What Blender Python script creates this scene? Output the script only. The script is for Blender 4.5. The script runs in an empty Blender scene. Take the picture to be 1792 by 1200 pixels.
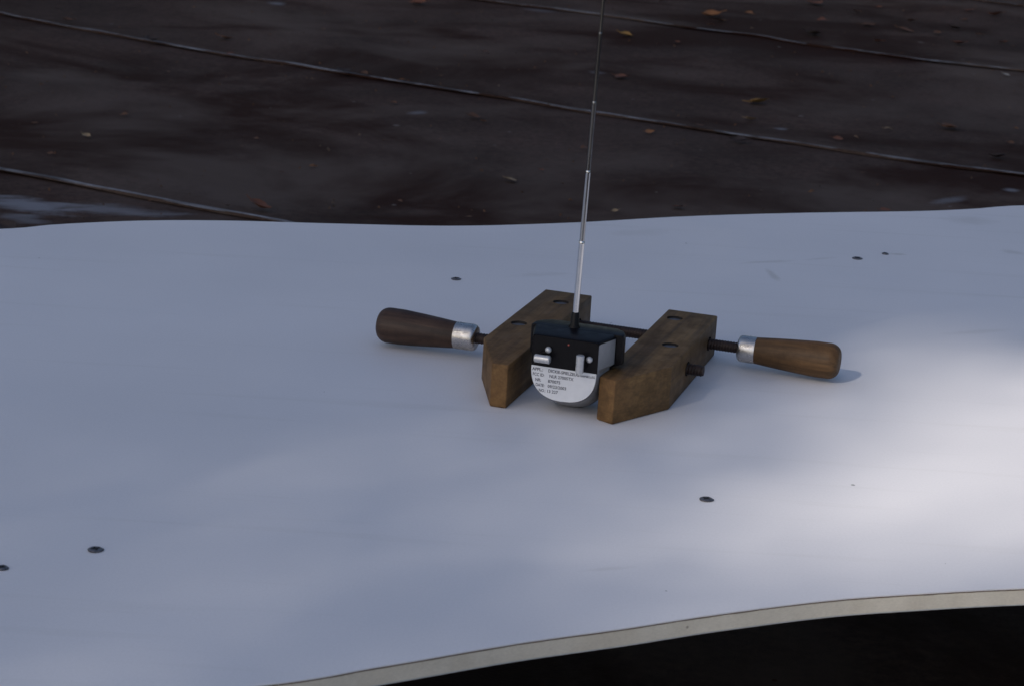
import bpy, bmesh, math, random
import numpy as np
from mathutils import Vector, Matrix

sc = bpy.context.scene
R = math.radians

# ------------------------------------------------------------------ camera
W, H, FPX = 1792, 1200, 4000.0
PITCH, ROLL, ZC, ZP = R(16.0), R(3.5), 0.87, 0.30
fw = Vector((0, math.cos(PITCH), -math.sin(PITCH)))
r0 = Vector((1, 0, 0)); u0 = r0.cross(fw)
cr = math.cos(ROLL) * r0 + math.sin(ROLL) * u0
cu = -math.sin(ROLL) * r0 + math.cos(ROLL) * u0
CAM = Vector((0, 0, ZC))
cam = bpy.data.cameras.new('camera'); camo = bpy.data.objects.new('camera', cam)
sc.collection.objects.link(camo); sc.camera = camo
M = Matrix((cr, cu, -fw)).transposed().to_4x4(); M.translation = CAM
camo.matrix_world = M
cam.sensor_width = 36; cam.lens = 36 * FPX / W
cam.clip_start = 0.05; cam.clip_end = 500
cam.dof.use_dof = True; cam.dof.focus_distance = 1.98; cam.dof.aperture_fstop = 26

# ------------------------------------------------------------------ sky, sun, exposure
SUN_EL, SUN_AZ = R(38), R(-138)          # azimuth measured from +Y towards +X: from the left, behind the camera
sun_to = Vector((math.cos(SUN_EL) * math.sin(SUN_AZ), math.cos(SUN_EL) * math.cos(SUN_AZ), math.sin(SUN_EL)))
wd = bpy.data.worlds.new('World'); sc.world = wd; wd.use_nodes = True
nt = wd.node_tree; nt.nodes.clear()
sky = nt.nodes.new('ShaderNodeTexSky'); sky.sky_type = 'NISHITA'; sky.sun_disc = False
sky.sun_elevation = SUN_EL; sky.sun_rotation = SUN_AZ % (2 * math.pi)
sky.air_density = 0.9; sky.dust_density = 2.2; sky.ozone_density = 1.0; sky.altitude = 200
bg = nt.nodes.new('ShaderNodeBackground'); bg.inputs['Strength'].default_value = 0.129
wo = nt.nodes.new('ShaderNodeOutputWorld')
nt.links.new(sky.outputs[0], bg.inputs[0]); nt.links.new(bg.outputs[0], wo.inputs[0])
sl = bpy.data.lights.new('sun', 'SUN'); sl.energy = 3.7; sl.angle = R(0.53); sl.color = (1.0, 0.93, 0.84)
slo = bpy.data.objects.new('sun', sl); sc.collection.objects.link(slo)
slo.rotation_euler = (-sun_to).to_track_quat('-Z', 'Y').to_euler(); slo.location = (-6, -4, 10)
vs = sc.view_settings
vs.view_transform = 'Standard'; vs.look = 'None'; vs.exposure = 0.0; vs.gamma = 1.0; vs.use_curve_mapping = False
cy = sc.cycles; cy.use_denoising = True
cy.max_bounces = 5; cy.diffuse_bounces = 3; cy.glossy_bounces = 3; cy.caustics_reflective = False; cy.caustics_refractive = False

# ------------------------------------------------------------------ helpers
def at(u, v, z):
    """world point at height z seen at photograph pixel (u, v)"""
    d = (u - W / 2) / FPX * cr - (v - H / 2) / FPX * cu + fw
    return CAM + d * ((z - CAM.z) / d.z)

def link(o):
    sc.collection.objects.link(o); return o

def mesh_obj(name, verts, faces, mat, parent=None, smooth=False, angle=None):
    me = bpy.data.meshes.new(name); me.from_pydata([tuple(v) for v in verts], [], faces); me.update()
    o = link(bpy.data.objects.new(name, me))
    if mat: me.materials.append(mat)
    if smooth:
        for p in me.polygons: p.use_smooth = True
    if angle is not None:
        bm = bmesh.new(); bm.from_mesh(me)
        bmesh.ops.recalc_face_normals(bm, faces=bm.faces)
        for f in bm.faces: f.smooth = True
        for e in bm.edges:
            e.smooth = not (len(e.link_faces) == 2 and e.calc_face_angle() > angle)
        bm.to_mesh(me); bm.free()
    if parent: o.parent = parent
    return o

def bm_obj(name, bm, mat, parent=None, angle=R(35)):
    bmesh.ops.recalc_face_normals(bm, faces=bm.faces)
    for f in bm.faces: f.smooth = True
    for e in bm.edges:
        e.smooth = not (len(e.link_faces) == 2 and e.calc_face_angle() > angle)
    me = bpy.data.meshes.new(name); bm.to_mesh(me); bm.free()
    me.materials.append(mat)
    o = link(bpy.data.objects.new(name, me))
    if parent: o.parent = parent
    return o

def empty(name, loc=(0, 0, 0), rz=0):
    o = link(bpy.data.objects.new(name, None)); o.location = loc; o.rotation_euler = (0, 0, rz)
    o.empty_display_size = 0.02
    return o

def tag(o, label=None, cat=None, group=None, kind=None):
    if label: o['label'] = label
    if cat: o['category'] = cat
    if group: o['group'] = group
    if kind: o['kind'] = kind
    return o

def lathe_bm(prof, seg=28, axis='X', org=(0, 0, 0)):
    """prof: list of (a, r) along the axis"""
    bm = bmesh.new(); rings = []
    for a, r in prof:
        ring = []
        if r < 1e-6:
            ring = [bm.verts.new(axpt(a, 0, 0, axis, org))]
        else:
            for k in range(seg):
                t = 2 * math.pi * k / seg
                ring.append(bm.verts.new(axpt(a, r * math.cos(t), r * math.sin(t), axis, org)))
        rings.append(ring)
    for A, B in zip(rings, rings[1:]):
        n = max(len(A), len(B))
        for k in range(n):
            vs_ = []
            for q in (A[k % len(A)], A[(k + 1) % len(A)], B[(k + 1) % len(B)], B[k % len(B)]):
                if q not in vs_: vs_.append(q)
            if len(vs_) > 2: bm.faces.new(vs_)
    if len(rings[0]) > 1: bm.faces.new(rings[0][::-1])
    if len(rings[-1]) > 1: bm.faces.new(rings[-1])
    return bm

def axpt(a, b, c, axis, org):
    if axis == 'X': p = (a, b, c)
    elif axis == 'Y': p = (b, a, c)
    else: p = (b, c, a)
    return (p[0] + org[0], p[1] + org[1], p[2] + org[2])

def box_bm(x0, x1, y0, y1, z0, z1, bev=0.0, seg=2):
    bm = bmesh.new(); bmesh.ops.create_cube(bm, size=1)
    for v in bm.verts:
        v.co = Vector((x0 + (v.co.x + .5) * (x1 - x0), y0 + (v.co.y + .5) * (y1 - y0), z0 + (v.co.z + .5) * (z1 - z0)))
    if bev: bmesh.ops.bevel(bm, geom=bm.edges[:], offset=bev, segments=seg, affect='EDGES', profile=.6)
    return bm

# ---- node materials
class N:
    def __init__(s, name):
        s.m = bpy.data.materials.new(name); s.m.use_nodes = True
        s.t = s.m.node_tree; s.b = s.t.nodes['Principled BSDF']
    def n(s, typ, **kw):
        x = s.t.nodes.new(typ)
        for k, v in kw.items():
            if k in x.inputs: x.inputs[k].default_value = v
            else: setattr(x, k, v)
        return x
    def l(s, a, b): s.t.links.new(a, b); return b
    def coord(s, scale=(1, 1, 1), loc=(0, 0, 0), rot=(0, 0, 0), out='Object'):
        tc = s.n('ShaderNodeTexCoord'); mp = s.n('ShaderNodeMapping')
        mp.inputs['Scale'].default_value = scale; mp.inputs['Location'].default_value = loc; mp.inputs['Rotation'].default_value = rot
        s.l(tc.outputs[out], mp.inputs['Vector']); return mp.outputs[0]
    def noise(s, vec, scale, detail=4, rough=.55, dist=0.0):
        x = s.n('ShaderNodeTexNoise'); x.inputs['Scale'].default_value = scale; x.inputs['Detail'].default_value = detail
        x.inputs['Roughness'].default_value = rough; x.inputs['Distortion'].default_value = dist
        s.l(vec, x.inputs['Vector']); return x.outputs['Fac']
    def ramp(s, fac, stops, interp='LINEAR'):
        x = s.n('ShaderNodeValToRGB'); x.color_ramp.interpolation = interp
        e = x.color_ramp.elements
        while len(e) < len(stops): e.new(.5)
        for k, (p, c) in zip(e, stops):
            k.position = p; k.color = (*(c if hasattr(c, '__len__') else (c, c, c)), 1)
        s.l(fac, x.inputs[0]); return x.outputs[0]
    def mix(s, fac, a, b, mode='MIX'):
        x = s.n('ShaderNodeMix', data_type='RGBA', blend_type=mode)
        for i, v in ((0, fac), (6, a), (7, b)):
            if hasattr(v, 'is_linked') or hasattr(v, 'links'): s.l(v, x.inputs[i])
            else: x.inputs[i].default_value = v if i == 0 else ((*v, 1) if len(v) == 3 else v)
        return x.outputs[2]
    def math(s, op, a, b=0.0, clamp=False):
        x = s.n('ShaderNodeMath', operation=op, use_clamp=clamp)
        for i, v in ((0, a), (1, b)):
            if hasattr(v, 'links'): s.l(v, x.inputs[i])
            else: x.inputs[i].default_value = v
        return x.outputs[0]
    def bump(s, h, strength=.3, dist=.001):
        x = s.n('ShaderNodeBump'); x.inputs['Strength'].default_value = strength; x.inputs['Distance'].default_value = dist
        s.l(h, x.inputs['Height']); s.l(x.outputs[0], s.b.inputs['Normal'])
    def set(s, col=None, rough=None, metal=None, spec=None):
        for nm, v in (('Base Color', col), ('Roughness', rough), ('Metallic', metal), ('Specular IOR Level', spec)):
            if v is None: continue
            if hasattr(v, 'links'): s.l(v, s.b.inputs[nm])
            else: s.b.inputs[nm].default_value = (*v, 1) if hasattr(v, '__len__') else v
        return s.m

def plain(name, col, rough=.5, metal=0.0, var=.12, scale=120, bump=0.0):
    k = N(name); c = k.coord(); f = k.noise(c, scale, 5)
    lo = tuple(x * (1 - var) for x in col); hi = tuple(min(1, x * (1 + var)) for x in col)
    col_ = k.ramp(f, [(.3, lo), (.7, hi)])
    rr = k.ramp(k.noise(c, scale * .6, 3), [(.3, max(0, rough - .08)), (.7, min(1, rough + .08))])
    if bump: k.bump(f, bump, .0004)
    return k.set(col_, rr, metal)

def wood(name, dark, light, worn=False, axis=1, seed=0.0, rough=.62):
    k = N(name)
    scl = [70, 70, 70]; scl[axis] = 5
    c = k.coord(scale=tuple(scl), loc=(seed, seed * .7, seed * 1.3))
    g = k.noise(c, 1.0, 6, .6, .6)
    scl2 = [420, 420, 420]; scl2[axis] = 22
    fine = k.noise(k.coord(scale=tuple(scl2), loc=(seed, 0, 0)), 1.0, 3)
    base = k.ramp(g, [(.34, dark), (.66, light)])
    c2 = k.ramp(fine, [(.3, .72), (.7, 1.12)])
    base = k.mix(1.0, base, c2, 'MULTIPLY')
    grime = k.noise(k.coord(loc=(seed * 2, 1, 3)), 42, 6, .72)
    gm = k.ramp(grime, [(.44, 0.0), (.70, .55)])
    base = k.mix(gm, base, tuple(x * .42 for x in dark))
    if worn:                                   # noses rubbed back to bare orange wood
        sx = k.n('ShaderNodeSeparateXYZ'); k.l(k.coord(), sx.inputs[0])
        wv = k.math('ADD', sx.outputs[1], k.math('MULTIPLY', k.math('SUBTRACT', grime, .5), .05))
        wm = k.n('ShaderNodeMapRange'); wm.inputs[1].default_value = .012; wm.inputs[2].default_value = -.012; wm.inputs[4].default_value = .32
        k.l(wv, wm.inputs[0]); base = k.mix(wm.outputs[0], base, (.25, .120, .042))
    k.bump(k.math('ADD', fine, g), .35, .0005)
    k.b.inputs['Specular IOR Level'].default_value = .3
    return k.set(base, k.ramp(grime, [(.3, rough - .1), (.7, rough + .12)]))

# ------------------------------------------------------------------ materials
# white melamine faced panel
k = N('white_laminate'); c = k.coord()
mott = k.noise(c, 3.2, 4)
col = k.ramp(mott, [(.3, (.745, .723, .735)), (.7, (.80, .776, .785))])
fine = k.noise(c, 520, 3)
col = k.mix(1.0, col, k.ramp(fine, [(.3, .965), (.7, 1.02)]), 'MULTIPLY')
# faint long scuffs
sc1 = k.noise(k.coord(scale=(1.5, 26, 1), rot=(0, 0, R(24))), 2.0, 5, .6)
col = k.mix(k.ramp(sc1, [(.58, 0.0), (.80, .22)]), col, (.52, .50, .46))
# sparse specks of grit stuck on the surface
vo = k.n('ShaderNodeTexVoronoi', feature='F1'); vo.inputs['Scale'].default_value = 26; vo.inputs['Randomness'].default_value = 1
k.l(c, vo.inputs['Vector'])
sp = k.math('LESS_THAN', vo.outputs['Distance'], k.math('MULTIPLY', k.math('POWER', vo.outputs['Color'], 5.0), .055))
col = k.mix(k.math('MULTIPLY', sp, .7), col, (.12, .11, .10))
def streak(col, p, q, w, strength, tint):
    """a worn smear between two surface points"""
    dx, dy = q[0] - p[0], q[1] - p[1]; L = math.hypot(dx, dy); ang = math.atan2(dy, dx)
    tc = k.n('ShaderNodeTexCoord'); mp = k.n('ShaderNodeMapping', vector_type='TEXTURE')
    mp.inputs['Location'].default_value = ((p[0] + q[0]) / 2, (p[1] + q[1]) / 2, ZP); mp.inputs['Rotation'].default_value = (0, 0, ang)
    mp.inputs['Scale'].default_value = (L / 2, w, 1)
    k.l(tc.outputs['Object'], mp.inputs[0])
    le = k.n('ShaderNodeVectorMath', operation='LENGTH'); k.l(mp.outputs[0], le.inputs[0])
    d = k.math('ADD', le.outputs['Value'], k.math('MULTIPLY', k.math('SUBTRACT', STN, .5), 1.2))
    return k.mix(k.ramp(d, [(.35, strength), (1.0, 0.0)]), col, tint)
A = lambda u, v: at(u, v, ZP)
STN = k.noise(c, 45, 3)
for (p, q, w, s_) in [((1338, 466), (1364, 494), .0055, .38), ((1285, 461), (1400, 456), .006, .28), ((1400, 456), (1470, 450), .005, .22),
                      ((1552, 444), (1592, 446), .006, .45), ((1745, 436), (1800, 447), .012, .3), ((1660, 390), (1740, 382), .03, .22), ((880, 484), (1000, 478), .01, .16),
                      ((1000, 1000), (1120, 990), .004, .16), ((1640, 585), (1780, 576), .008, .18), ((1050, 410), (1180, 405), .02, .14)]:
    col = streak(col, A(*p), A(*q), w, s_, (.40, .37, .33))
k.bump(k.noise(c, 420, 1), .10, .0003)
MAT_LAM = k.set(col, k.ramp(mott, [(.3, .42), (.7, .52)]), 0, .45)

k = N('panel_core'); c = k.coord()
b = k.ramp(k.noise(c, 38, 5, .6), [(.3, (.66, .595, .495)), (.7, (.78, .715, .61))])
b = k.mix(1.0, b, k.ramp(k.noise(k.coord(scale=(1, 1, 4)), 420, 3), [(.3, .92), (.7, 1.06)]), 'MULTIPLY')
band = k.noise(k.coord(scale=(1, 1, .02)), 16, 2)
b = k.mix(k.ramp(band, [(.55, 0.0), (.75, .35)]), b, (.52, .43, .32))
spots = k.n('ShaderNodeTexVoronoi'); spots.inputs['Scale'].default_value = 48; k.l(c, spots.inputs[0])
sm = k.math('LESS_THAN', spots.outputs['Distance'], k.math('MULTIPLY', k.math('POWER', spots.outputs['Color'], 5.0), .16))
b = k.mix(k.math('MULTIPLY', sm, .5), b, (.12, .08, .055))
k.bump(k.noise(c, 500, 4), .4, .0006)
MAT_CORE = k.set(b, .8)
MAT_GLUE = plain('glue_line', (.16, .11, .075), .8)
MAT_BACK = plain('panel_backing', (.55, .54, .52), .6)

# roof membrane
k = N('roof_membrane'); c = k.coord(out='Object')
b = k.ramp(k.noise(c, 2.1, 5, .6), [(.3, (.036, .0225, .0180)), (.7, (.078, .050, .041))])
b = k.mix(1.0, b, k.ramp(k.noise(c, 70, 5, .75), [(.3, .55), (.72, 1.5)]), 'MULTIPLY')
st = k.noise(k.coord(scale=(1, 1.25, 1), rot=(0, 0, R(12))), 1.25, 6, .62, .9)      # dried silt
b = k.mix(k.ramp(st, [(.46, 0.0), (.57, .92)]), b, (.026, .0095, .0055))
du = k.noise(k.coord(loc=(7.3, 2.1, 0)), 1.7, 5, .6, .4)                                # pale dust
b = k.mix(k.ramp(du, [(.49, 0.0), (.66, .75)]), b, (.105, .080, .068))
vo = k.n('ShaderNodeTexVoronoi'); vo.inputs['Scale'].default_value = 12; k.l(c, vo.inputs[0])
sp = k.math('LESS_THAN', vo.outputs['Distance'], k.math('MULTIPLY', k.math('POWER', vo.outputs['Color'], 4.0), .16))
b = k.mix(k.math('MULTIPLY', sp, .8), b, (.16, .14, .13))
vo2 = k.n('ShaderNodeTexVoronoi'); vo2.inputs['Scale'].default_value = 21; k.l(k.coord(loc=(3, 1, 0)), vo2.inputs[0])
sp2 = k.math('LESS_THAN', vo2.outputs['Distance'], k.math('MULTIPLY', k.math('POWER', vo2.outputs['Color'], 3.0), .14))
b = k.mix(k.math('MULTIPLY', sp2, .8), b, (.06, .025, .012))
def pale_streak(b, p, q, w, s_):  # pale grey-blue streak mixed into the membrane colour
    dx, dy = q[0] - p[0], q[1] - p[1]; L = math.hypot(dx, dy)
    tc = k.n('ShaderNodeTexCoord'); mp = k.n('ShaderNodeMapping', vector_type='TEXTURE')
    mp.inputs['Location'].default_value = ((p[0] + q[0]) / 2, (p[1] + q[1]) / 2, 0); mp.inputs['Rotation'].default_value = (0, 0, math.atan2(dy, dx))
    mp.inputs['Scale'].default_value = (L / 2, w, 1); k.l(tc.outputs['Object'], mp.inputs[0])
    sp_ = k.n('ShaderNodeSeparateXYZ'); k.l(mp.outputs[0], sp_.inputs[0]); cb = k.n('ShaderNodeCombineXYZ')
    k.l(sp_.outputs[0], cb.inputs[0]); k.l(sp_.outputs[1], cb.inputs[1])
    le = k.n('ShaderNodeVectorMath', operation='LENGTH'); k.l(cb.outputs[0], le.inputs[0])
    d = k.math('ADD', le.outputs['Value'], k.math('MULTIPLY', k.math('SUBTRACT', PALE_N, .5), 2.6))
    return k.mix(k.ramp(d, [(.3, s_), (1.0, 0.0)]), b, (.24, .25, .28))
G = lambda u, v: at(u, v, 0)
PALE_N = k.noise(k.coord(scale=(1, 3.2, 1), rot=(0, 0, R(-20))), 9, 6, .72, .5)
for (p, q, w, s_) in [((-40, 345), (150, 378), .05, .75), ((60, 358), (330, 386), .04, .55), ((0, 372), (90, 392), .03, .4),
                      ((1350, 222), (1385, 224), .02, .6), ((1755, 328), (1785, 330), .02, .6), ((1630, 352), (1690, 338), .02, .4),
                      ((900, 18), (980, 30), .03, .25), ((1030, 125), (1060, 130), .02, .3), ((720, 195), (745, 200), .03, .4), ((470, 5), (500, 3), .03, .6)]:
    b = pale_streak(b, G(*p), G(*q), w, s_)
k.bump(k.noise(c, 240, 2, .7), .5, .0015)
MAT_ROOF = k.set(b, k.ramp(du, [(.3, .72), (.7, .9)]), 0, .10)

k = N('seam_sealant'); c = k.coord()
b = k.ramp(k.noise(c, 26, 5, .7), [(.30, (.11, .107, .11)), (.62, (.30, .30, .32))])
b = k.mix(k.ramp(k.noise(c, 13, 4), [(.46, 0.0), (.60, .85)]), b, (.055, .05, .05))
k.bump(k.noise(c, 150, 4), .6, .002)
MAT_SEAL = k.set(b, .85, 0, .2)

MAT_JAW = wood('jaw_wood', (.096, .051, .018), (.205, .115, .042), axis=1, seed=1.3, worn=True)
MAT_HANDLE_D = wood('handle_wood_dark', (.030, .018, .013), (.080, .045, .030), axis=0, seed=4.1, rough=.5)
MAT_HANDLE_L = wood('handle_wood', (.070, .036, .014), (.150, .078, .030), axis=0, seed=7.7, rough=.55)
k = N('rusty_steel'); c = k.coord()
b = k.ramp(k.noise(c, 160, 5, .7), [(.3, (.016, .010, .009)), (.7, (.042, .022, .016))])
k.bump(k.noise(c, 700, 3), .3, .0003)
MAT_RUST = k.set(b, .55, .35)
MAT_NUT = plain('nut_steel', (.10, .10, .11), .5, .3, .25, 300); MAT_BORE_SHADE = plain('bore_shade', (.018, .013, .010), .8)  # jaw bore walls: shade of the holes put into a dark colour
k = N('ferrule_steel'); c = k.coord(scale=(1, 1, 1))
b = k.ramp(k.noise(c, 120, 5, .7), [(.3, (.42, .40, .385)), (.7, (.66, .64, .62))])
MAT_FER = k.set(b, k.ramp(k.noise(c, 260, 4), [(.3, .22), (.7, .42)]), 1.0)
MAT_BLACK = plain('black_plastic', (.005, .0045, .006), .38, 0, .2, 200, .05); MAT_BLACK.node_tree.nodes['Principled BSDF'].inputs['Specular IOR Level'].default_value = .16
MAT_SILVER = plain('silver_plastic', (.29, .29, .303), .40, .12, .06, 300)
MAT_STICK = plain('stick_silver', (.55, .55, .56), .34, .5, .06, 300)
MAT_LABEL = plain('label_paper', (.70, .70, .72), .45, 0, .03, 200)
MAT_INK = plain('label_ink', (.022, .024, .045), .6)
MAT_LED = plain('indicator_red', (.30, .07, .05), .25)
MAT_CHROME = plain('antenna_chrome', (.64, .64, .65), .22, 1.0, .02, 20)
MAT_REFLECT_DIM = plain('antenna_reflect_dim', (.46, .46, .47), .24, 1.0, .02, 20)  # upper sections: same chrome, dark reflections put into the colour
MAT_REFLECT_DARK = plain('antenna_reflect_dark', (.22, .215, .22), .28, 1.0, .02, 20)
MAT_REFLECT_DARKEST = plain('antenna_reflect_darkest', (.13, .125, .13), .30, 1.0, .02, 20)
MAT_SCREW = plain('screw_steel', (.20, .185, .19), .38, .85, .3, 500)
MAT_BORE = plain('screw_recess', (.012, .011, .012), .8)
MAT_BARK = plain('bark', (.11, .085, .06), .9, 0, .4, 14, .5)
MAT_LEAF = plain('foliage', (.055, .085, .022), .6, 0, .35, 8)
MAT_GROUND = plain('lawn_ground', (.07, .085, .035), .95, 0, .4, 2)
MAT_TIMBER = wood('support_timber', (.20, .14, .085), (.38, .28, .17), axis=1, seed=9.0, rough=.75)
MAT_WALL = plain('masonry_wall', (.28, .24, .20), .9, 0, .15, 6, .2)

# ------------------------------------------------------------------ ground, roof
g = mesh_obj('ground', [(-250, -250, -3.6), (250, -250, -3.6), (250, 250, -3.6), (-250, 250, -3.6)], [(0, 1, 2, 3)], MAT_GROUND)
tag(g, kind='structure')
RX0, RX1, RY0, RY1 = -5.2, 9.0, -4.0, 15.0
roof = bm_obj('roof', box_bm(RX0, RX1, RY0, RY1, -3.598, -.06), MAT_WALL)
tag(roof, kind='structure')

# membrane sheets: long axis s, across t
def und(x, y):
    """gentle unevenness of the deck"""
    return (.007 * math.sin(1.9 * x + 1.1 * y + .6) * math.sin(1.3 * y - .7 * x) + .0045 * math.sin(4.1 * x + .9) * math.sin(3.3 * y + 1.7 * x)
            + .002 * math.sin(7.7 * y - 3.1 * x) + .0016 * math.sin(11.0 * x + 5.0 * y + 2 * math.sin(2 * y)))
SD = R(-29.0); ds = Vector((math.cos(SD), math.sin(SD), 0)); dt = Vector((-math.sin(SD), math.cos(SD), 0))
def st(p): return p.dot(ds), p.dot(dt)
seam_px = {
    0: [(0, 295), (120, 317), (250, 342), (380, 367), (500, 388)],
    1: [(0, 22), (130, 47), (260, 71), (400, 96), (500, 109), (640, 133), (760, 152), (900, 172), (1035, 195), (1150, 212), (1280, 233), (1400, 250), (1550, 273), (1680, 291), (1792, 304)],
    2: [(870, 2), (980, 16), (1080, 30), (1200, 48), (1320, 60), (1400, 74), (1500, 87), (1600, 102), (1700, 113), (1792, 122)],
}
random.seed(4)
seam_fn = {}
for kk, pts in seam_px.items():
    a = np.array([st(at(u, v, und(*at(u, v, .004).xy) + .006)) for u, v in pts]); a = a[a[:, 0].argsort()]
    seam_fn[kk] = a
T0 = float(seam_fn[0][:, 1].mean()); T1 = float(seam_fn[1][:, 1].mean()); T2 = float(seam_fn[2][:, 1].mean())
seams_t = {0: T0, 1: T1, 2: T2, -1: T0 - 1.4, -2: T0 - 2.8, -3: T0 - 4.2, -4: T0 - 5.6, 3: T2 + 1.42, 4: T2 + 2.84, 5: T2 + 4.25, 6: T2 + 5.65}
def seam_at(kk, s):
    base = seams_t[kk] + .018 * math.sin(s * 1.1 + kk * 2.1) + .01 * math.sin(s * 3.1 + kk)
    if kk in seam_fn:
        a = seam_fn[kk]
        lo, hi = a[0, 0], a[-1, 0]
        w = 1.0
        if s < lo: w = max(0, 1 - (lo - s) / 1.0)
        if s > hi: w = max(0, 1 - (s - hi) / 1.0)
        m = float(np.interp(s, a[:, 0], a[:, 1]))
        return base * (1 - w) + m * w
    return base
S0, S1 = -10.0, 9.0
def s_samples():
    out = []; s = S0
    while s < S1:
        out.append(s); s += .06 if -5.2 < s < -.5 else .3
    out.append(S1); return out
SS = s_samples()
order = sorted(seams_t)
for kk in order[:-1]:
    nt_ = 30 if -1 <= kk <= 2 else 8
    V = []; Fc = []
    for s in SS:
        a = seam_at(kk, s); b_ = seam_at(kk + 1, s) + .07           # runs under the next sheet
        for j in range(nt_ + 1):
            f = j / nt_
            if j == 0: t = a
            else: t = a + (b_ - a) * f
            p = ds * s + dt * t
            lift = .0055 * max(0, 1 - (t - a) / .16)                    # raised where it laps over its neighbour
            if j == 0:
                V.append((p.x, p.y, und(p.x, p.y) + .0012 + .0012 * math.sin(s * 9))); 
                V.append((p.x, p.y, und(p.x, p.y) + .0055))
            else:
                V.append((p.x, p.y, und(p.x, p.y) + lift - (.003 if f > .96 else 0)))
    n = nt_ + 2
    for i in range(len(SS) - 1):
        for j in range(n - 1):
            Fc.append((i * n + j, (i + 1) * n + j, (i + 1) * n + j + 1, i * n + j + 1))
    sh = mesh_obj('membrane_sheet', V, Fc, MAT_ROOF, roof, smooth=False, angle=R(30))
    sh.matrix_parent_inverse = Matrix()
    # bead of sealant along the lapped edge
    V = []; Fc = []; m = 7
    ss = []; s = S0
    while s < S1:
        ss.append(s); s += .02 if -5.2 < s < -.5 else .3
    gaps = [random.uniform(-5, 0) for _ in range(5)]
    for s in ss:
        a = seam_at(kk, s) + .006 + .0014 * math.sin(s * 31 + kk) ; w = .0066 * (1 + .18 * math.sin(s * 17 + 2) + .12 * math.sin(s * 41)); hh = .0012 * (1 + .15 * math.sin(s * 23 + 1))
        for gp in gaps:
            if abs(s - gp) < .03: w *= .35; hh *= .2
        for j in range(m):
            an = math.pi * j / (m - 1)
            t = a - w * math.cos(an); p = ds * s + dt * t
            V.append((p.x, p.y, und(p.x, p.y) + .0045 + hh * math.sin(an) - (.002 if j == m - 1 else 0)))
    for i in range(len(ss) - 1):
        for j in range(m - 1):
            Fc.append((i * m + j, (i + 1) * m + j, (i + 1) * m + j + 1, i * m + j + 1))
    mesh_obj('seam_sealant', V, Fc, MAT_SEAL, sh, smooth=True)

# ------------------------------------------------------------------ white panel with wavy edges
def catmull(P, n=10):
    out = []
    for i in range(len(P) - 1):
        p0 = P[max(i - 1, 0)]; p1 = P[i]; p2 = P[i + 1]; p3 = P[min(i + 2, len(P) - 1)]
        for j in range(n):
            t = j / n
            out.append(tuple(.5 * (2 * p1[q] + (p2[q] - p0[q]) * t + (2 * p0[q] - 5 * p1[q] + 4 * p2[q] - p3[q]) * t * t + (3 * p1[q] - p0[q] - 3 * p2[q] + p3[q]) * t ** 3) for q in (0, 1)))
    out.append(tuple(P[-1][:2])); return out
back_px = [(0, 401), (100, 393), (250, 386.5), (400, 386.5), (600, 392), (800, 395.5), (1000, 390), (1200, 379), (1400, 373), (1600, 370), (1700, 366), (1792, 360)]
front_px = [(430, 1200), (670, 1164), (900, 1125), (1100, 1097), (1250, 1074), (1450, 1049), (1600, 1038), (1792, 1028)]
back = [at(u, v, ZP) for u, v in back_px]; front = [at(u, v, ZP) for u, v in front_px]
back = [Vector((-.86, 2.16, 0)), Vector((-.70, 2.23, 0))] + back + [Vector((.74, 2.76, 0)), Vector((.95, 2.86, 0))]
front = [Vector((-.86, 1.02, 0)), Vector((-.55, 1.10, 0)), Vector((-.32, 1.175, 0))] + front + [Vector((.52, 1.50, 0)), Vector((.74, 1.50, 0)), Vector((.95, 1.46, 0))]
outline = catmull(front) + catmull(back)[::-1]
random.seed(9)
def jag(P, a):
    return [(x + random.uniform(-a, a), y + random.uniform(-a, a)) for x, y in P]
PT = .0118
def slab(name, P, z0, z1, mat, parent, bev=0):
    bm = bmesh.new()
    lo = [bm.verts.new((x, y, z0)) for x, y in P]; hi = [bm.verts.new((x, y, z1)) for x, y in P]
    n = len(P)
    for i in range(n): bm.faces.new((lo[i], lo[(i + 1) % n], hi[(i + 1) % n], hi[i]))
    top = bm.faces.new(hi); bm.faces.new(lo[::-1])
    bmesh.ops.triangulate(bm, faces=[f for f in bm.faces if len(f.verts) > 4])
    if False: pass
    return bm_obj(name, bm, mat, parent)
panel = empty('panel', (0, 0, 0))
tag(panel, 'large white faced board with wavy edges, raised above the dark roof', 'board')
core_P = jag(outline, .00012)
slab('core', core_P, ZP - PT, ZP - .0017, MAT_CORE, panel)
slab('glue_line', jag([(x, y) for x, y in outline], .00025), ZP - .0016, ZP - .0009, MAT_GLUE, panel)
slab('laminate', jag(outline, .0001), ZP - .0008, ZP, MAT_LAM, panel)
slab('backing', outline, ZP - PT - .0009, ZP - PT - .0001, MAT_BACK, panel)
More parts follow.
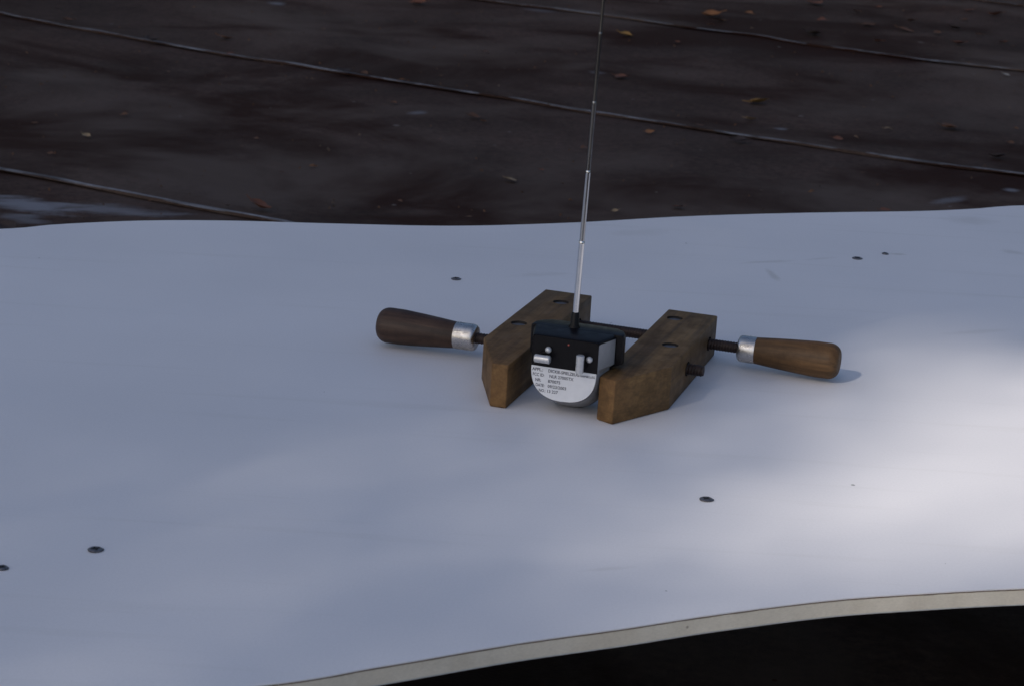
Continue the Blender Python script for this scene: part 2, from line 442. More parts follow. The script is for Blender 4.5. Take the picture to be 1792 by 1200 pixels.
# screws
def screw(u, v, rad, rot, kind=0):
    p = at(u, v, ZP)
    prof = [(.0008, 0), (.0008, rad * .2), (.0012, rad * .55), (.0010, rad * .86), (.0004, rad), (-.0002, rad * 1.02), (-.0002, 0)]
    o = bm_obj('screw', lathe_bm(prof, 28, 'Z'), MAT_SCREW, panel)
    o.location = (p.x, p.y, ZP + .0003); o.rotation_euler = (0, 0, rot)
    # countersink ring where the laminate is cut away
    V = []; Fc = []; n = 28
    for q in range(n):
        t = 2 * math.pi * q / n; jr = 1 + .05 * math.sin(3 * t + rot * 5)
        for r_, z in ((rad * .98, .0003), (rad * 1.09 * jr, .0002)): V.append((r_ * math.cos(t), r_ * math.sin(t), z))
    for q in range(n): Fc.append((2 * q, 2 * q + 1, (2 * q + 3) % (2 * n), (2 * q + 2) % (2 * n)))
    mesh_obj('countersink', V, Fc, MAT_BORE, o)
    # cross recess
    bm = bmesh.new(); a, w, z = rad * .62, rad * .13, .00135
    pts = [(a, w), (w, w), (w, a), (-w, a), (-w, w), (-a, w), (-a, -w), (-w, -w), (-w, -a), (w, -a), (w, -w), (a, -w)]
    vs1 = [bm.verts.new((x, y, z)) for x, y in pts]; vs2 = [bm.verts.new((x, y, .0007)) for x, y in pts]
    bm.faces.new(vs1)
    for i in range(12): bm.faces.new((vs2[i], vs2[(i + 1) % 12], vs1[(i + 1) % 12], vs1[i]))
    bm_obj('cross_recess', bm, MAT_BORE, o)
    return o
screw(167, 962, .0050, .5); screw(3, 994, .0042, 1.2); screw(1236, 874, .0050, .9); screw(798, 489, .0047, .2); screw(1500, 453, .0053, .7)
screw(1549, 445, .0036, .4)

# supports under the panel, outside the picture
for i, (x, y, rz) in enumerate(((-.66, 1.62, .05), (.80, 1.98, -.04))):
    t = empty('timber_support', (x, y, 0), rz)
    tag(t, ['low timber trestle under the left end of the white board', 'low timber trestle under the right end of the white board'][i], 'trestle', 'timber trestles under the board')
    z1 = ZP - PT - .0012
    bm_obj('beam', box_bm(-.045, .045, -.42, .42, z1 - .09, z1, .003), MAT_TIMBER, t)
    for y_ in (-.33, .33):
        bm_obj('block', box_bm(-.07, .07, y_ - .045, y_ + .045, .008, z1 - .0905, .003), MAT_TIMBER, t)

# ------------------------------------------------------------------ handscrew clamp (local millimetres)
CT = R(16.8); CO = (0.07340, 1.77730)
mmv = .001
def cl(name): 
    return empty(name, (CO[0], CO[1], ZP), -CT)
clamp = cl('handscrew_clamp')
tag(clamp, 'old wooden handscrew clamp with brown jaws lying flat on the white board', 'clamp')
JH = .0372; SZ = .0186
Y_MID, Y_REAR = .1175, .2035
def jaw(P, nuts, slots):
    bm = bmesh.new()
    lo = [bm.verts.new((x * mmv, y * mmv, .0002)) for x, y in P]; hi = [bm.verts.new((x * mmv, y * mmv, JH)) for x, y in P]
    n = len(P)
    for i in range(n): bm.faces.new((lo[i], lo[(i + 1) % n], hi[(i + 1) % n], hi[i]))
    bm.faces.new(hi); bm.faces.new(lo[::-1])
    bmesh.ops.recalc_face_normals(bm, faces=bm.faces)
    bmesh.ops.bevel(bm, geom=bm.edges[:], offset=.0013, segments=3, affect='EDGES', profile=.5)
    me = bpy.data.meshes.new('jaw'); bm.to_mesh(me); bm.free(); me.materials.append(MAT_JAW)
    o = link(bpy.data.objects.new('jaw', me))
    cut = bmesh.new()
    for x, y in nuts:
        bmesh.ops.create_cone(cut, cap_ends=True, segments=32, radius1=.0072, radius2=.0072, depth=.012, matrix=Matrix.Translation((x * mmv, y * mmv, JH)))
    xs = [p[0] for p in P]; xm = (min(xs) + max(xs)) / 2 * mmv
    for y in (Y_MID, Y_REAR):
        m = Matrix.Translation((xm, y, SZ)) @ Matrix.Rotation(R(90), 4, 'Y') @ Matrix.Diagonal((1, 1.35, 1, 1))
        bmesh.ops.create_cone(cut, cap_ends=True, segments=28, radius1=.0062, radius2=.0062, depth=.16, matrix=m)
    cm = bpy.data.meshes.new('cut'); cut.to_mesh(cm); cut.free()
    co = link(bpy.data.objects.new('cut', cm))
    md = o.modifiers.new('b', 'BOOLEAN'); md.operation = 'DIFFERENCE'; md.object = co; md.solver = 'EXACT'; md.use_self = True
    dg = bpy.context.evaluated_depsgraph_get()
    me2 = bpy.data.meshes.new_from_object(o.evaluated_get(dg)); o.modifiers.clear(); o.data = me2
    bpy.data.objects.remove(co)
    b2 = bmesh.new(); b2.from_mesh(me2)
    for f in b2.faces: f.smooth = True
    for e in b2.edges: e.smooth = not (len(e.link_faces) == 2 and e.calc_face_angle() > R(28))
    b2.to_mesh(me2); b2.free()
    me2.materials.append(MAT_BORE_SHADE)
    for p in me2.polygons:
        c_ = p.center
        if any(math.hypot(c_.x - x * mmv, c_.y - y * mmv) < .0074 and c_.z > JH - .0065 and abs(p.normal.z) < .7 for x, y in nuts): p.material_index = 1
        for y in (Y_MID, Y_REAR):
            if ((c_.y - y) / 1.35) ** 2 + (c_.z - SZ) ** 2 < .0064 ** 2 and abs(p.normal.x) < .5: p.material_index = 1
    o.parent = clamp
    for x, y in nuts:
        nb = bm_obj('barrel_nut', lathe_bm([(JH - .030, 0), (JH - .030, .0066), (JH - .0022, .0069), (JH - .0018, .0065), (JH - .0018, 0)], 28, 'Z', (x * mmv, y * mmv, 0)), MAT_NUT, o)
    return o
jaw([(-121, 243), (-120.5, 61), (-90, -8.5), (-76, -8.5), (-76, 243)][::-1], [(-95, 206), (-107.5, 119)], None)
jaw([(-1.2, 233), (-.6, -1), (14.5, -8), (46.5, 54), (44.5, 233)], [(11.5, 205), (29, 118)], None)

def spindle(x0, x1, y, threads):
    """threaded rod with a real helical ridge"""
    V = []; Fc = []; seg = 14; pitch = .0026; n = int((x1 - x0) / (pitch / 5))
    for i in range(n + 1):
        x = x0 + (x1 - x0) * i / n
        for q in range(seg):
            t = 2 * math.pi * q / seg
            ph = (x / pitch + q / seg) % 1.0
            r_ = .0046 + .0003 * abs(2 * ph - 1) * 2 - .0002
            if i < 2 or i > n - 3: r_ = .0042
            V.append((x, y + r_ * math.cos(t), SZ + r_ * math.sin(t)))
    for i in range(n):
        for q in range(seg):
            Fc.append((i * seg + q, i * seg + (q + 1) % seg, (i + 1) * seg + (q + 1) % seg, (i + 1) * seg + q))
    Fc.append(tuple(range(seg))[::-1]); Fc.append(tuple(n * seg + q for q in range(seg)))
    return mesh_obj('spindle', V, Fc, MAT_RUST, clamp, angle=R(60))
spindle(-.1475, .0600, Y_MID, True)
spindle(-.1120, .0745, Y_REAR, True)

def handle(sgn, x0, y, flen, wlen, rmax, mat):
    """sgn: direction in which the handle points"""
    A_ = lambda d: x0 + sgn * d
    wp = []
    for i in range(0, 25):
        f = i / 24; d = flen - .0006 + (wlen - .010) * f
        wp.append((A_(d), min(rmax, .0116 + (rmax - .0116) * (f / .9) ** .92 + .0004 * math.sin(f * 2.6))))
    for i in range(1, 11):
        an = math.pi / 2 * i / 10
        wp.append((A_(flen + wlen - .0106 + .0100 * math.sin(an)), rmax - .0080 + .0080 * math.cos(an)))
    wp.append((A_(flen + wlen + .0004), 0))
    h = bm_obj('handle', lathe_bm(wp, 36, 'X', (0, y, SZ)), mat, clamp)
    fp = [(A_(.0002), .0050), (A_(0), .0088), (A_(.0006), .0104), (A_(.0020), .0115), (A_(.0042), .0119), (A_(flen - .0015), .01195), (A_(flen), .0118), (A_(flen), .0110)]
    bm_obj('ferrule', lathe_bm(fp, 36, 'X', (0, y, SZ)), MAT_FER, h)
    return h
h1 = handle(-1, -.1445, Y_MID, .0195, .0730, .0158, MAT_HANDLE_D); tag(h1, 'dark brown weathered handle')
h2 = handle(1, .0715, Y_REAR, .0160, .0755, .0158, MAT_HANDLE_L); tag(h2, 'lighter worn brown handle')

# ------------------------------------------------------------------ toy remote control, held upright between the jaws
remote = cl('remote_control')
tag(remote, 'black and silver toy remote control with telescopic antenna, standing between the clamp jaws', 'remote control')
XC = -.0298
SE = lambda v: math.copysign(abs(v) ** (2 / 2.45), v)      # slightly squared round
def outline_u(wu, wl, zt, zb, zs=.0405, rc=.004, na=26):
    """U shaped section, from top left round the bottom to top right"""
    P = []
    for i in range(5):
        an = R(90) * i / 4
        P.append((-wu + rc - rc * math.sin(an), zt - rc + rc * math.cos(an)))
    P.append((-wu, (zt + zs) / 2)); P.append((-wu, zs + .002)); P.append((-wl, zs - .001))
    for i in range(1, na):
        an = math.pi + math.pi * i / na
        P.append((wl * SE(math.cos(an)), zs - .001 + (zs - .001 - zb) * SE(math.sin(an))))
    P += [(wl, zs - .001), (wu, zs + .002), (wu, (zt + zs) / 2)]
    for i in range(5):
        an = R(90) * (4 - i) / 4
        P.append((wu - rc + rc * math.sin(an), zt - rc + rc * math.cos(an)))
    return P
def loft(secs):
    V = []; n = None
    for y, *a in secs:
        P = outline_u(*a[:4], rc=a[4] if len(a) > 4 else .0022); n = len(P)
        V += [(XC + x, y, z) for x, z in P]
    return V, n
FRONT = (-.0045, .0280, .0280, .0655, .0118, .0022)
# silver chamfered trim round sides and bottom, black bevelled top
secs = [FRONT, (-.0020, .0287, .0285, .0664, .0108, .0024), (.0205, .0350, .0313, .0668, .0010, .003), (.0215, .0350, .0313, .0668, .0008, .003)]
V, n = loft(secs)
quads = [(i * n + j, i * n + j + 1, (i + 1) * n + j + 1, (i + 1) * n + j) for i in range(len(secs) - 1) for j in range(n - 1)]
top = [(i * n, (i + 1) * n, (i + 1) * n + n - 1, i * n + n - 1) for i in range(len(secs) - 1)]
def sub(V, Fc):
    idx = sorted({i for f in Fc for i in f}); mp = {a: b for b, a in enumerate(idx)}
    return [V[i] for i in idx], [tuple(mp[i] for i in f) for f in Fc]
is_top = lambda f: (f[0] % n) < 4 or (f[0] % n) >= n - 5
mesh_obj('side_trim', *sub(V, [f for f in quads if not is_top(f)]), MAT_SILVER, remote, angle=R(25))
mesh_obj('top_cover', *sub(V, [f for f in quads if is_top(f)] + top), MAT_BLACK, remote, angle=R(40))
# back shell
secs = [(.0208, .0340, .0300, .0655, .0050), (.0210, .0388, .0304, .0668, .0030), (.0220, .0396, .0305, .0670, .0026), (.029, .0394, .0302, .0670, .0026), (.036, .0362, .0290, .0669, .0032), (.042, .0300, .0255, .0666, .006), (.0465, .0230, .020, .0655, .012), (.049, .014, .013, .062, .022)]
V, n = loft(secs)
V = [(x + .0019, y, z) for x, y, z in V]
quads = [(i * n + j, i * n + (j + 1) % n, (i + 1) * n + (j + 1) % n, (i + 1) * n + j) for i in range(len(secs) - 1) for j in range(n)]
mesh_obj('back_shell', V, quads + [tuple((len(secs) - 1) * n + j for j in range(n))], MAT_BLACK, remote, angle=R(35))
# face plates
def plate(name, P, y0, y1, mat, parent):
    bm = bmesh.new()
    a = [bm.verts.new((XC + x, y0, z)) for x, z in P]; b_ = [bm.verts.new((XC + x, y1, z)) for x, z in P]
    m = len(P)
    for i in range(m): bm.faces.new((a[i], a[(i + 1) % m], b_[(i + 1) % m], b_[i]))
    bm.faces.new(a); bm.faces.new(b_[::-1])
    return bm_obj(name, bm, mat, parent)
yf = FRONT[0]
face = plate('face_plate', [(-.0278, .0395), (-.0278, .0635), (-.0262, .0652), (.0262, .0652), (.0278, .0635), (.0278, .0395)], yf - .0003, yf + .004, MAT_BLACK, remote)
ZL = .0398; RL = .0275
labp = [(-RL, ZL)] + [(RL * SE(math.cos(math.pi + math.pi * i / 40)), ZL - .0005 + (ZL - .0130) * SE(math.sin(math.pi + math.pi * i / 40))) for i in range(41)] + [(RL, ZL)]
label = plate('label', labp, yf - .0008, yf + .003, MAT_LABEL, remote); tag(label, 'white half round printed label')
# lettering
def text(body, x, z, hgt, width, parent, yplane, mat=MAT_INK):
    cv = bpy.data.curves.new('lettering', 'FONT'); cv.body = body; cv.size = 1.0; cv.fill_mode = 'FRONT'; cv.resolution_u = 3; cv.offset = .018
    o = link(bpy.data.objects.new('tmp', cv)); dg = bpy.context.evaluated_depsgraph_get()
    me = bpy.data.meshes.new_from_object(o.evaluated_get(dg)); bpy.data.objects.remove(o)
    xs = [v.co.x for v in me.vertices]; ys = [v.co.y for v in me.vertices]
    sx = width / (max(xs) - min(xs)); sy = hgt / .73; x_ = min(xs)
    for v in me.vertices:
        v.co = Vector((XC + x + (v.co.x - x_) * sx, yplane, z + v.co.y * sy))
    me.materials.clear(); me.materials.append(mat)
    t = link(bpy.data.objects.new('lettering', me)); t.parent = parent
    return t
yt = yf - .00092
rows = [('APPL.:', .0008, .0092, 'DICKIE-SPIELZEUG', .0146, .0262, .0358), ('FCC ID:', .0016, .0098, 'NLR 27005TX', .0158, .0205, .0314),
        ('NR:', .0040, .0048, '870075', .0148, .0105, .0270), ('DATE:', .0046, .0074, '09/23/2003', .0148, .0158, .0227), ('NO.:', .0076, .0056, '13 227', .0148, .0090, .0184)]
for a, xa, wa, b_, xb, wb, z in rows:
    text(a, -RL + xa, z, .0026, wa, label, yt)
    text(b_, -RL + xb, z, .0026, wb, label, yt)
text('GmbH&Co.KG', -RL + .0415, .0359, .0020, .0125, label, yt)
# joysticks
def bevcyl(L, r_, axis, org, seg=22):
    return lathe_bm([(-L / 2, 0), (-L / 2, r_ * .82), (-L / 2 + r_ * .18, r_), (L / 2 - r_ * .18, r_), (L / 2, r_ * .82), (L / 2, 0)], seg, axis, org)
def joystick(px, pz, axis, L, r_, bx, bz):
    j = bm_obj('joystick', bevcyl(L, r_, axis, (XC + px, yf - .0085, pz)), MAT_STICK, remote)
    bm_obj('stem', bevcyl(.009, .0022, 'Y', (XC + px, yf - .0040, pz)), MAT_BLACK, j)
    bm_obj('collar', lathe_bm([(0, .0048), (-.0012, .0044), (-.0014, .0030), (0, .0028)], 24, 'Y', (XC + px, yf - .0004, pz)), MAT_BLACK, j)
    bm = bmesh.new(); bmesh.ops.create_uvsphere(bm, u_segments=18, v_segments=12, radius=.0027, matrix=Matrix.Translation((XC + bx, yf - .0022, bz)))
    bm_obj('trim_button', bm, MAT_STICK, j)
    return j
joystick(-.0165, .0484, 'X', .0132, .0034, -.0137, .0547)
joystick(.0152, .0485, 'Z', .0150, .0033, .0213, .0515)
bm = bmesh.new(); bmesh.ops.create_uvsphere(bm, u_segments=12, v_segments=8, radius=.0009, matrix=Matrix.Translation((XC + .0025, yf - .0004, .0606)))
bm_obj('indicator_light', bm, MAT_LED, remote)
# antenna
AX, AY = -.0323, .0275
lean = Matrix.Translation((AX, AY, .0672)) @ Matrix.Rotation(R(16.8), 4, 'Z') @ Matrix.Rotation(R(1.1), 4, 'Y')
boot = bm_obj('antenna_boot', lathe_bm([(-.003, .0052), (.0, .0050), (.0025, .0036), (.0115, .0033), (.0125, .0028), (.0125, 0)], 20, 'Z'), MAT_BLACK, remote); boot.matrix_local = lean
ZA = [.010, .0728, .1315, .1880, .2435, .2990, .3540]
rad = [.00240, .00208, .00182, .00158, .00132, .00100]
ant = None
for i in range(6):
    r_ = rad[i]; nx = rad[i + 1] if i < 5 else 0
    pr = [(ZA[i] - .004, r_ * .9), (ZA[i] - .004, r_), (ZA[i + 1] - .0028, r_), (ZA[i + 1] - .0022, r_ * 1.03), (ZA[i + 1] - .0006, r_ * 1.02), (ZA[i + 1], r_ * .84), (ZA[i + 1], 0)]
    s_ = bm_obj('antenna' if i == 0 else 'antenna_section', lathe_bm(pr, 18, 'Z'), (MAT_CHROME, MAT_REFLECT_DIM, MAT_REFLECT_DARK)[i] if i < 3 else MAT_REFLECT_DARKEST, remote if i == 0 else ant)
    if i == 0: ant = s_; s_.matrix_local = lean
bm = bmesh.new(); bmesh.ops.create_uvsphere(bm, u_segments=14, v_segments=10, radius=.0022, matrix=Matrix.Translation((0, 0, ZA[6] + .0012)))
bm_obj('antenna_tip', bm, MAT_CHROME, ant)

# ------------------------------------------------------------------ dry leaves on the roof
LEAFCOL = {'orange': (.22, .088, .027), 'yellow': (.28, .15, .034), 'brown': (.095, .042, .02), 'rust': (.13, .046, .022), 'tan': (.26, .18, .10), 'dark': (.028, .016, .012), 'pale': (.34, .32, .29)}
LM = {}
for nm, c3 in LEAFCOL.items():
    LM[nm] = plain('leaf_' + nm, c3, .7, 0, .35, 90, .3)
def leaf_mesh(seed):
    rr = random.Random(seed); V = []; Fc = []; n = 8
    curl = rr.uniform(.15, .5); bend = rr.uniform(-.5, .7); asp = rr.uniform(.40, .62); ser = rr.uniform(.02, .09)
    for i in range(n + 1):
        f = i / n; w = asp * math.sin(math.pi * f ** .8) * (1 + ser * (-1) ** i) * .5
        x = f - .5; zc = bend * (x * x) * .6 + .03
        for j in range(5):
            g_ = (j - 2) / 2
            V.append((x + .05 * math.sin(g_ * 3 + seed), g_ * w, zc + curl * abs(g_) ** 1.5 * w * .9 + .012 * math.sin(7 * f + g_ * 4 + seed)))
    for i in range(n):
        for j in range(4): Fc.append((i * 5 + j, (i + 1) * 5 + j, (i + 1) * 5 + j + 1, i * 5 + j + 1))
    b0 = len(V)       # stalk
    for q in range(4):
        t = q / 3
        for a in range(3):
            an = 2 * math.pi * a / 3
            V.append((-.5 - .28 * t, .012 * math.cos(an) + .04 * t * t, .03 + bend * .15 + .012 * math.sin(an) + .05 * t))
    for q in range(3):
        for a in range(3): Fc.append((b0 + q * 3 + a, b0 + q * 3 + (a + 1) % 3, b0 + q * 3 + 3 + (a + 1) % 3, b0 + q * 3 + 3 + a))
    zmin = min(v[2] for v in V)
    me = bpy.data.meshes.new('dry_leaf'); me.from_pydata([(x, y, z - zmin) for x, y, z in V], [], Fc); me.update()
    for p in me.polygons: p.use_smooth = True
    return me
base_leaf = [leaf_mesh(i) for i in range(7)]
leaf_cache = {}
# (pixel u, v, width in pixels, colour, label or None)
leaves = [
    (731, 6, 26, 'rust', 'red brown oval leaf lying at the top edge left of the antenna'),
    (394, 65, 22, 'orange', 'small orange leaf above the middle seam, upper left part of the roof'),
    (118, 34, 18, 'brown', 'brown leaf just above the left end of the middle seam'),
    (403, 93, 12, 'rust', 'small rusty leaf caught on the middle seam below an orange leaf'),
    (703, 147, 15, 'orange', 'orange leaf lying on the middle seam left of the antenna'),
    (638, 133, 13, 'brown', None), (151, 238, 16, 'tan', 'pale tan upright leaf alone between the two left seams'),
    (218, 198, 13, 'brown', None), (600, 128, 26, 'dark', 'long dark leaf tucked under the middle seam left of the antenna'),
    (267, 72, 30, 'dark', 'long dark leaf below the middle seam near the left side'),
    (894, 321, 22, 'tan', None), (849, 90, 12, 'brown', None), (88, 271, 10, 'brown', None), (60, 213, 10, 'brown', None),
    (12, 396, 34, 'dark', 'dark curled leaf at the left end of the board\'s far edge'),
    (397, 372, 11, 'brown', 'brown leaf sitting on the nearest seam close to the board'),
    (455, 374, 40, 'rust', 'long reddish brown sliver lying along the nearest seam by the board'),
    (448, 237, 9, 'brown', None), (294, 120, 8, 'brown', None), (845, 210, 10, 'orange', None), (690, 180, 12, 'brown', None), (830, 203, 22, 'brown', None),
    (1429, 8, 26, 'rust', 'rusty leaf at the top edge, nearest to the big orange pair'),
    (1243, 30, 34, 'orange', 'largest orange leaf beyond the far seam, right of the antenna'),
    (1258, 38, 22, 'brown', 'brown leaf lying against the largest orange leaf'),
    (1311, 24, 14, 'orange', 'small orange leaf right of the largest orange leaf'), (1422, 63, 30, 'dark', 'dark curled leaf just above the far seam'),
    (1537, 74, 16, 'rust', None), (1595, 35, 15, 'brown', None), (1673, 48, 20, 'dark', 'small dark leaf beyond the far seam near the right side'),
    (1676, 76, 20, 'rust', 'rust coloured leaf beyond the far seam, below a small dark leaf'), (1520, 45, 22, 'brown', None), (1439, 36, 16, 'rust', None), (1756, 73, 14, 'rust', None),
    (1761, 132, 12, 'pale', 'pale leaf scrap just below the right end of the far seam'),
    (1328, 177, 32, 'yellow', 'bright yellow orange leaf between the two right seams'),
    (1138, 231, 16, 'orange', 'small orange leaf just below the middle seam right of the antenna'),
    (1291, 245, 28, 'dark', 'dark brown leaf just below the middle seam right of the antenna'),
    (1467, 241, 17, 'rust', 'rusty leaf above the middle seam in the right half'), (1555, 226, 14, 'tan', 'small tan leaf above the middle seam in the right half'),
    (1662, 223, 30, 'brown', 'wide brown leaf above the right end of the middle seam'), (1314, 204, 18, 'tan', 'pale tan leaf right below the bright yellow orange leaf'),
    (1095, 69, 22, 'yellow', 'dull yellow leaf just below the far seam right of the antenna'), (1088, 135, 22, 'rust', 'red brown leaf right of the antenna between the seams'),
    (1075, 374, 13, 'tan', 'tan leaf scrap close behind the board right of the antenna'), (1550, 362, 18, 'rust', 'rusty leaf close behind the board\'s right half'),
    (1022, 264, 14, 'brown', None), (947, 304, 10, 'rust', None), (1158, 3, 12, 'dark', None), (1540, 10, 10, 'rust', None), (1696, 15, 14, 'rust', None), (1741, 22, 22, 'rust', None),
    (1585, 55, 26, 'brown', None), (1245, 47, 10, 'orange', None), (1712, 60, 12, 'brown', None), (1185, 80, 9, 'rust', None), (1770, 250, 12, 'brown', None), (1225, 222, 14, 'brown', None), (1745, 275, 26, 'dark', None),
    (1185, 366, 20, 'rust', None), (700, 355, 8, 'brown', None), (1500, 20, 12, 'brown', None), (1640, 60, 14, 'brown', None), (1690, 30, 12, 'brown', None),
]
GRP = 'dry leaves scattered on the dark roof'
rl = random.Random(21)
def near_seam(p):
    s, t = st(p)
    for kk in (0, 1, 2):
        if abs(t - seam_at(kk, s)) < .05: return .011
    return .0045
ORD = ['first', 'second', 'third', 'fourth', 'fifth', 'sixth', 'seventh', 'eighth', 'ninth', 'tenth', 'eleventh', 'twelfth']
def zone(u, v):
    s, t = st(at(u, v, .006))
    z = 'before the nearest seam' if t < seam_at(0, s) else 'between nearest and middle seams' if t < seam_at(1, s) else 'between middle and far seams' if t < seam_at(2, s) else 'beyond the far seam'
    return z + (' left' if u < 1000 else ' right') + ' of antenna'
zones = {}
for i in sorted(range(len(leaves)), key=lambda q: leaves[q][0]):
    if not leaves[i][4]: zones.setdefault((leaves[i][3], zone(*leaves[i][:2])), []).append(i)
auto = {}
for (c_, z_), ids in zones.items():
    w_ = {'rust': 'rusty'}.get(c_, c_)
    for q, i in enumerate(ids):
        auto[i] = 'tiny %s leaf %s' % (w_, z_) + (', %s from left' % ORD[q] if len(ids) > 1 else '')
for i, (u, v, w, c_, lb) in enumerate(leaves):
    p = at(u, v, .006); size = w / FPX * (p - CAM).length
    vi = i % 7
    if (vi, c_) not in leaf_cache:
        m_ = base_leaf[vi].copy(); m_.materials.append(LM[c_]); leaf_cache[(vi, c_)] = m_
    o = link(bpy.data.objects.new('dry_leaf', leaf_cache[(vi, c_)]))
    o.location = (p.x, p.y, und(p.x, p.y) + near_seam(p)); o.scale = (size * 1.1, size * 2.0, size * 1.9)
    o.rotation_euler = (rl.uniform(-.25, .25), rl.uniform(-.2, .2), rl.choice((0, math.pi)) + rl.uniform(-.7, .7))
    tag(o, lb or auto[i], 'leaf', GRP)

# crumbs of leaf and grit, too small to tell apart
rg = random.Random(77); V = []; Fc = []
for i in range(800):
    p = at(rg.uniform(-150, 1950), rg.uniform(-160, 420) ** 1 if rg.random() < .5 else rg.uniform(-160, 160), .004)
    z = und(p.x, p.y) + .0035; r_ = rg.uniform(.0015, .0055) * (1 if rg.random() < .9 else 1.8); a = rg.uniform(0, 6.28); b0 = len(V)
    for q in range(4):
        t = a + q * math.pi / 2; f_ = rg.uniform(.5, 1.2) * (1.0 if q % 2 else .5)
        V.append((p.x + r_ * f_ * math.cos(t), p.y + r_ * f_ * math.sin(t), z + rg.uniform(0, .004)))
    V.append((p.x, p.y, z + rg.uniform(.002, .006)))
    Fc += [(b0, b0 + 1, b0 + 4), (b0 + 1, b0 + 2, b0 + 4), (b0 + 2, b0 + 3, b0 + 4), (b0 + 3, b0, b0 + 4)]
k = N('leaf_crumbs'); MAT_CRUMB = k.set(k.ramp(k.noise(k.coord(), 13, 2), [(.35, (.03, .017, .011)), (.5, (.10, .045, .02)), (.70, (.095, .075, .06))]), .85)
tag(mesh_obj('leaf_litter', V, Fc, MAT_CRUMB), 'tiny crumbs of dry leaf and grit strewn over the dark roof', 'litter', kind='stuff')

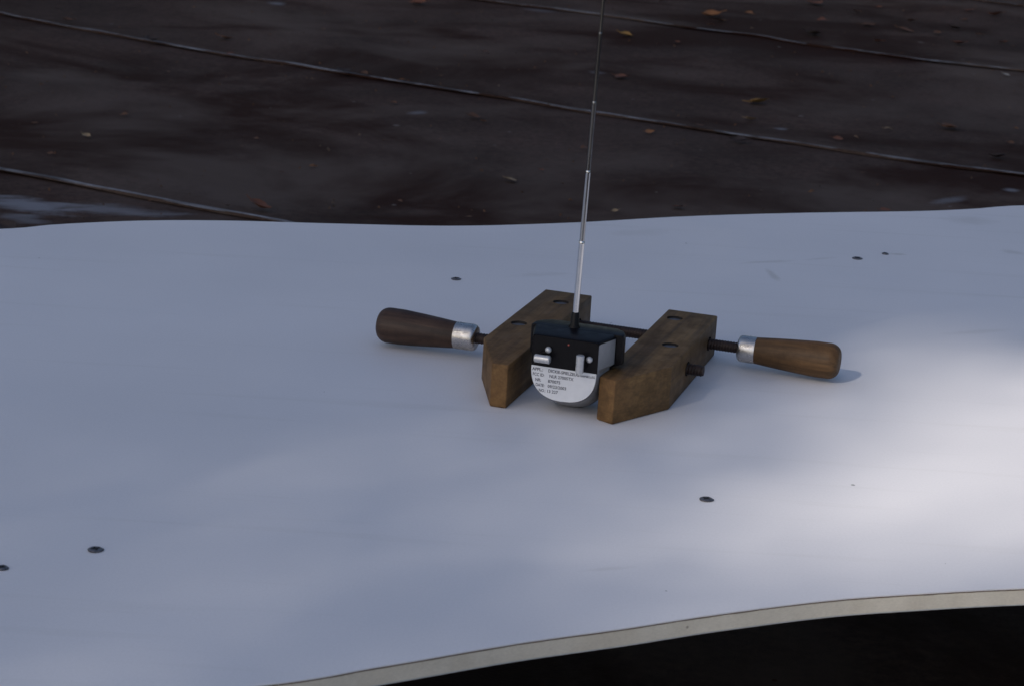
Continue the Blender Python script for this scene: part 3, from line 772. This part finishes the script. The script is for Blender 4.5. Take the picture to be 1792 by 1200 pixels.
# ------------------------------------------------------------------ tree whose crown shades the roof (stands left behind the camera)
def tree():
    rr = np.random.default_rng(12)
    S = np.array(sun_to)
    ctr = np.array((.3, 3.4, 0.0)) + S * 17.0
    bx, by = ctr[0] - 1.0, ctr[1] - .9
    bx = min(bx, RX0 - .8)
    root = empty('shade_tree', (bx, by, -3.6))
    tag(root, 'tall leafy tree beside the roof, left behind the viewer', 'tree')
    # crown leaves
    NL = 84000
    d = rr.normal(size=(NL * 2, 3)); d /= np.linalg.norm(d, axis=1)[:, None]
    rad_ = rr.uniform(0, 1, NL * 2) ** .42
    cen = ctr + d * rad_[:, None] * np.array((4.9, 4.9, 3.7))
    # uneven outline: lumps
    lump = np.sin(cen[:, 0] * 2.1 + 1) + np.sin(cen[:, 1] * 2.4) + np.sin(cen[:, 2] * 2.7 + 2)
    keep = (rad_ < .84 + .07 * lump)
    cen = cen[keep][:NL]
    # crown thinned to shape the sun patch; small leaves soften its edge
    P = [np.array(at(u, v, ZP))[:2] for u, v in ((1960, 800), (1640, 872), (1430, 930), (1230, 960), (1010, 1010), (800, 1060))]
    Wd = [.28, .175, .125, .11, .11, .10]
    Am = [1, 1, .88, .42, .28, .15]
    def gap(cen):
        sh = (cen - S * ((cen[:, 2] - ZP) / S[2])[:, None])[:, :2]
        T = np.zeros(len(cen))
        for a, b_, wa, wb, aa, ab_ in zip(P, P[1:], Wd, Wd[1:], Am, Am[1:]):
            ab = b_ - a; t = np.clip(((sh - a) @ ab) / (ab @ ab), 0, 1)
            dist = np.linalg.norm(sh - a - t[:, None] * ab, axis=1) / (wa + (wb - wa) * t)
            T = np.maximum(T, np.clip((1.5 - dist) / 1.1, 0, 1) * (aa + (ab_ - aa) * t))
        thin = np.linalg.norm((sh - np.array(at(1000, 900, ZP))[:2]) / np.array((.42, .50)), axis=1)
        return np.clip(np.maximum(T, .13 * np.exp(-thin ** 2)), .0008, 1)
    z_ = gap(cen) > .004
    K = 8
    small = np.repeat(cen[z_], K, axis=0) + rr.normal(size=(z_.sum() * K, 3)) * .14
    cen = np.concatenate([cen[~z_], small]); fac = np.concatenate([np.ones((~z_).sum()), np.full(len(small), K ** -.5)])
    T = gap(cen); kp = rr.uniform(size=len(cen)) > 1 - np.minimum(-np.log(T) / 12.0, 1)
    cen = cen[kp]; fac = fac[kp]
    n = len(cen)
    ax = rr.normal(size=(n, 3)); ax /= np.linalg.norm(ax, axis=1)[:, None]
    up = rr.normal(size=(n, 3)) * .6 + np.array((0, 0, 1)); bxv = np.cross(up, ax); bxv /= np.linalg.norm(bxv, axis=1)[:, None]
    L = (rr.uniform(.07, .13, n) * fac)[:, None]
    V = np.stack([cen - ax * L, cen + bxv * L * .55, cen + ax * L, cen - bxv * L * .55], 1).reshape(-1, 3) - np.array((bx, by, -3.6))
    me = bpy.data.meshes.new('crown'); me.vertices.add(4 * n); me.vertices.foreach_set('co', V.ravel())
    me.loops.add(4 * n); me.loops.foreach_set('vertex_index', np.arange(4 * n)); me.polygons.add(n)
    me.polygons.foreach_set('loop_start', np.arange(n) * 4); me.polygons.foreach_set('loop_total', np.full(n, 4)); me.update(); me.validate()
    me.materials.append(MAT_LEAF)
    o = link(bpy.data.objects.new('crown', me)); o.parent = root
    # a lighter crown for the far trees
    global FAR_CROWN
    n2 = 5000; q_ = rr.permutation(np.where(fac > .9)[0])[:n2]
    V4 = V.reshape(-1, 4, 3)[q_]; c4 = V4.mean(1, keepdims=True); V4 = (c4 + (V4 - c4) * 3.0).reshape(-1, 3)
    FAR_CROWN = bpy.data.meshes.new('crown'); FAR_CROWN.from_pydata(V4.tolist(), [], [(4 * i, 4 * i + 1, 4 * i + 2, 4 * i + 3) for i in range(n2)]); FAR_CROWN.update()
    FAR_CROWN.materials.append(MAT_LEAF)
    # trunk and limbs
    bm = bmesh.new()
    def limb(pts, r_a, r_b, seg=10):
        rings = []
        for i, p in enumerate(pts):
            q = Vector(pts[min(i + 1, len(pts) - 1)]) - Vector(pts[max(i - 1, 0)]); q.normalize()
            a = q.orthogonal().normalized(); b2 = q.cross(a); r_ = r_a + (r_b - r_a) * i / (len(pts) - 1)
            rings.append([bm.verts.new(Vector(p) + (a * math.cos(2 * math.pi * k_ / seg) + b2 * math.sin(2 * math.pi * k_ / seg)) * r_) for k_ in range(seg)])
        for A_, B_ in zip(rings, rings[1:]):
            for k_ in range(seg): bm.faces.new((A_[k_], A_[(k_ + 1) % seg], B_[(k_ + 1) % seg], B_[k_]))
    c0 = Vector(ctr) - Vector((bx, by, -3.6))
    j = Vector((0.1, .1, c0.z * .55))
    limb([(0, 0, 0), (.03, .05, c0.z * .2), (.0, .1, c0.z * .4), tuple(j)], .26, .19)
    for q in range(7):
        an = q * 2.4 + 1.1; e = c0 + Vector((2.0 * math.cos(an), 2.0 * math.sin(an), -.6 + .5 * (q % 4)))
        pts = [j, j.lerp(e, .4) + Vector((0, 0, .3)), e]
        w_ = [a_.lerp(b2, f_ / 12) + Vector((bx, by, -3.6)) for a_, b2 in zip(pts, pts[1:]) for f_ in range(13)]
        s_ = [p_ - sun_to * ((p_.z - ZP) / sun_to.z) for p_ in w_]
        if min((Vector((p_.x, p_.y)) - Vector((.35, 1.6))).length for p_ in s_) < .55: continue      # no bough crosses the gap
        limb([tuple(p_) for p_ in pts], .12, .02, 7)
    bm_obj('trunk', bm, MAT_BARK, root)
    return root
shade = tree()
# unseen squat copies of that tree, added beyond the roof to block low sky
rt = random.Random(5)
for i, (x, y, sc_) in enumerate([(-9.5, 14.5, .85), (-5.5, 18.5, 1.0), (-1.0, 18.0, .95), (3.5, 18.8, 1.05), (7.5, 18.2, .9), (12.0, 16.5, 1.0), (14.0, 11.0, .95), (13.6, 5.5, .85), (-11.0, 9.0, .9)]):
    t = shade.copy(); link(t); t.location = (x, y, -3.6); t.rotation_euler = (0, 0, rt.uniform(0, 6.28)); t.scale = (sc_ * 1.15, sc_ * 1.15, sc_ * .52)
    for ch in shade.children:
        c2 = ch.copy(); link(c2); c2.parent = t
        if ch.name.startswith('crown'): c2.data = FAR_CROWN
    tag(t, ['unseen leafy tree beyond the far left corner of the roof', 'leftmost unseen leafy tree along the far edge of the roof', 'second unseen leafy tree from the left along the far edge of the roof',
        'third unseen leafy tree from the left along the far edge of the roof', 'rightmost unseen leafy tree along the far edge of the roof', 'unseen leafy tree beyond the far right corner of the roof',
        'farther unseen leafy tree along the right edge of the roof', 'nearer unseen leafy tree along the right edge of the roof', 'unseen leafy tree along the left edge of the roof'][i], 'tree', 'unseen trees added round the building')
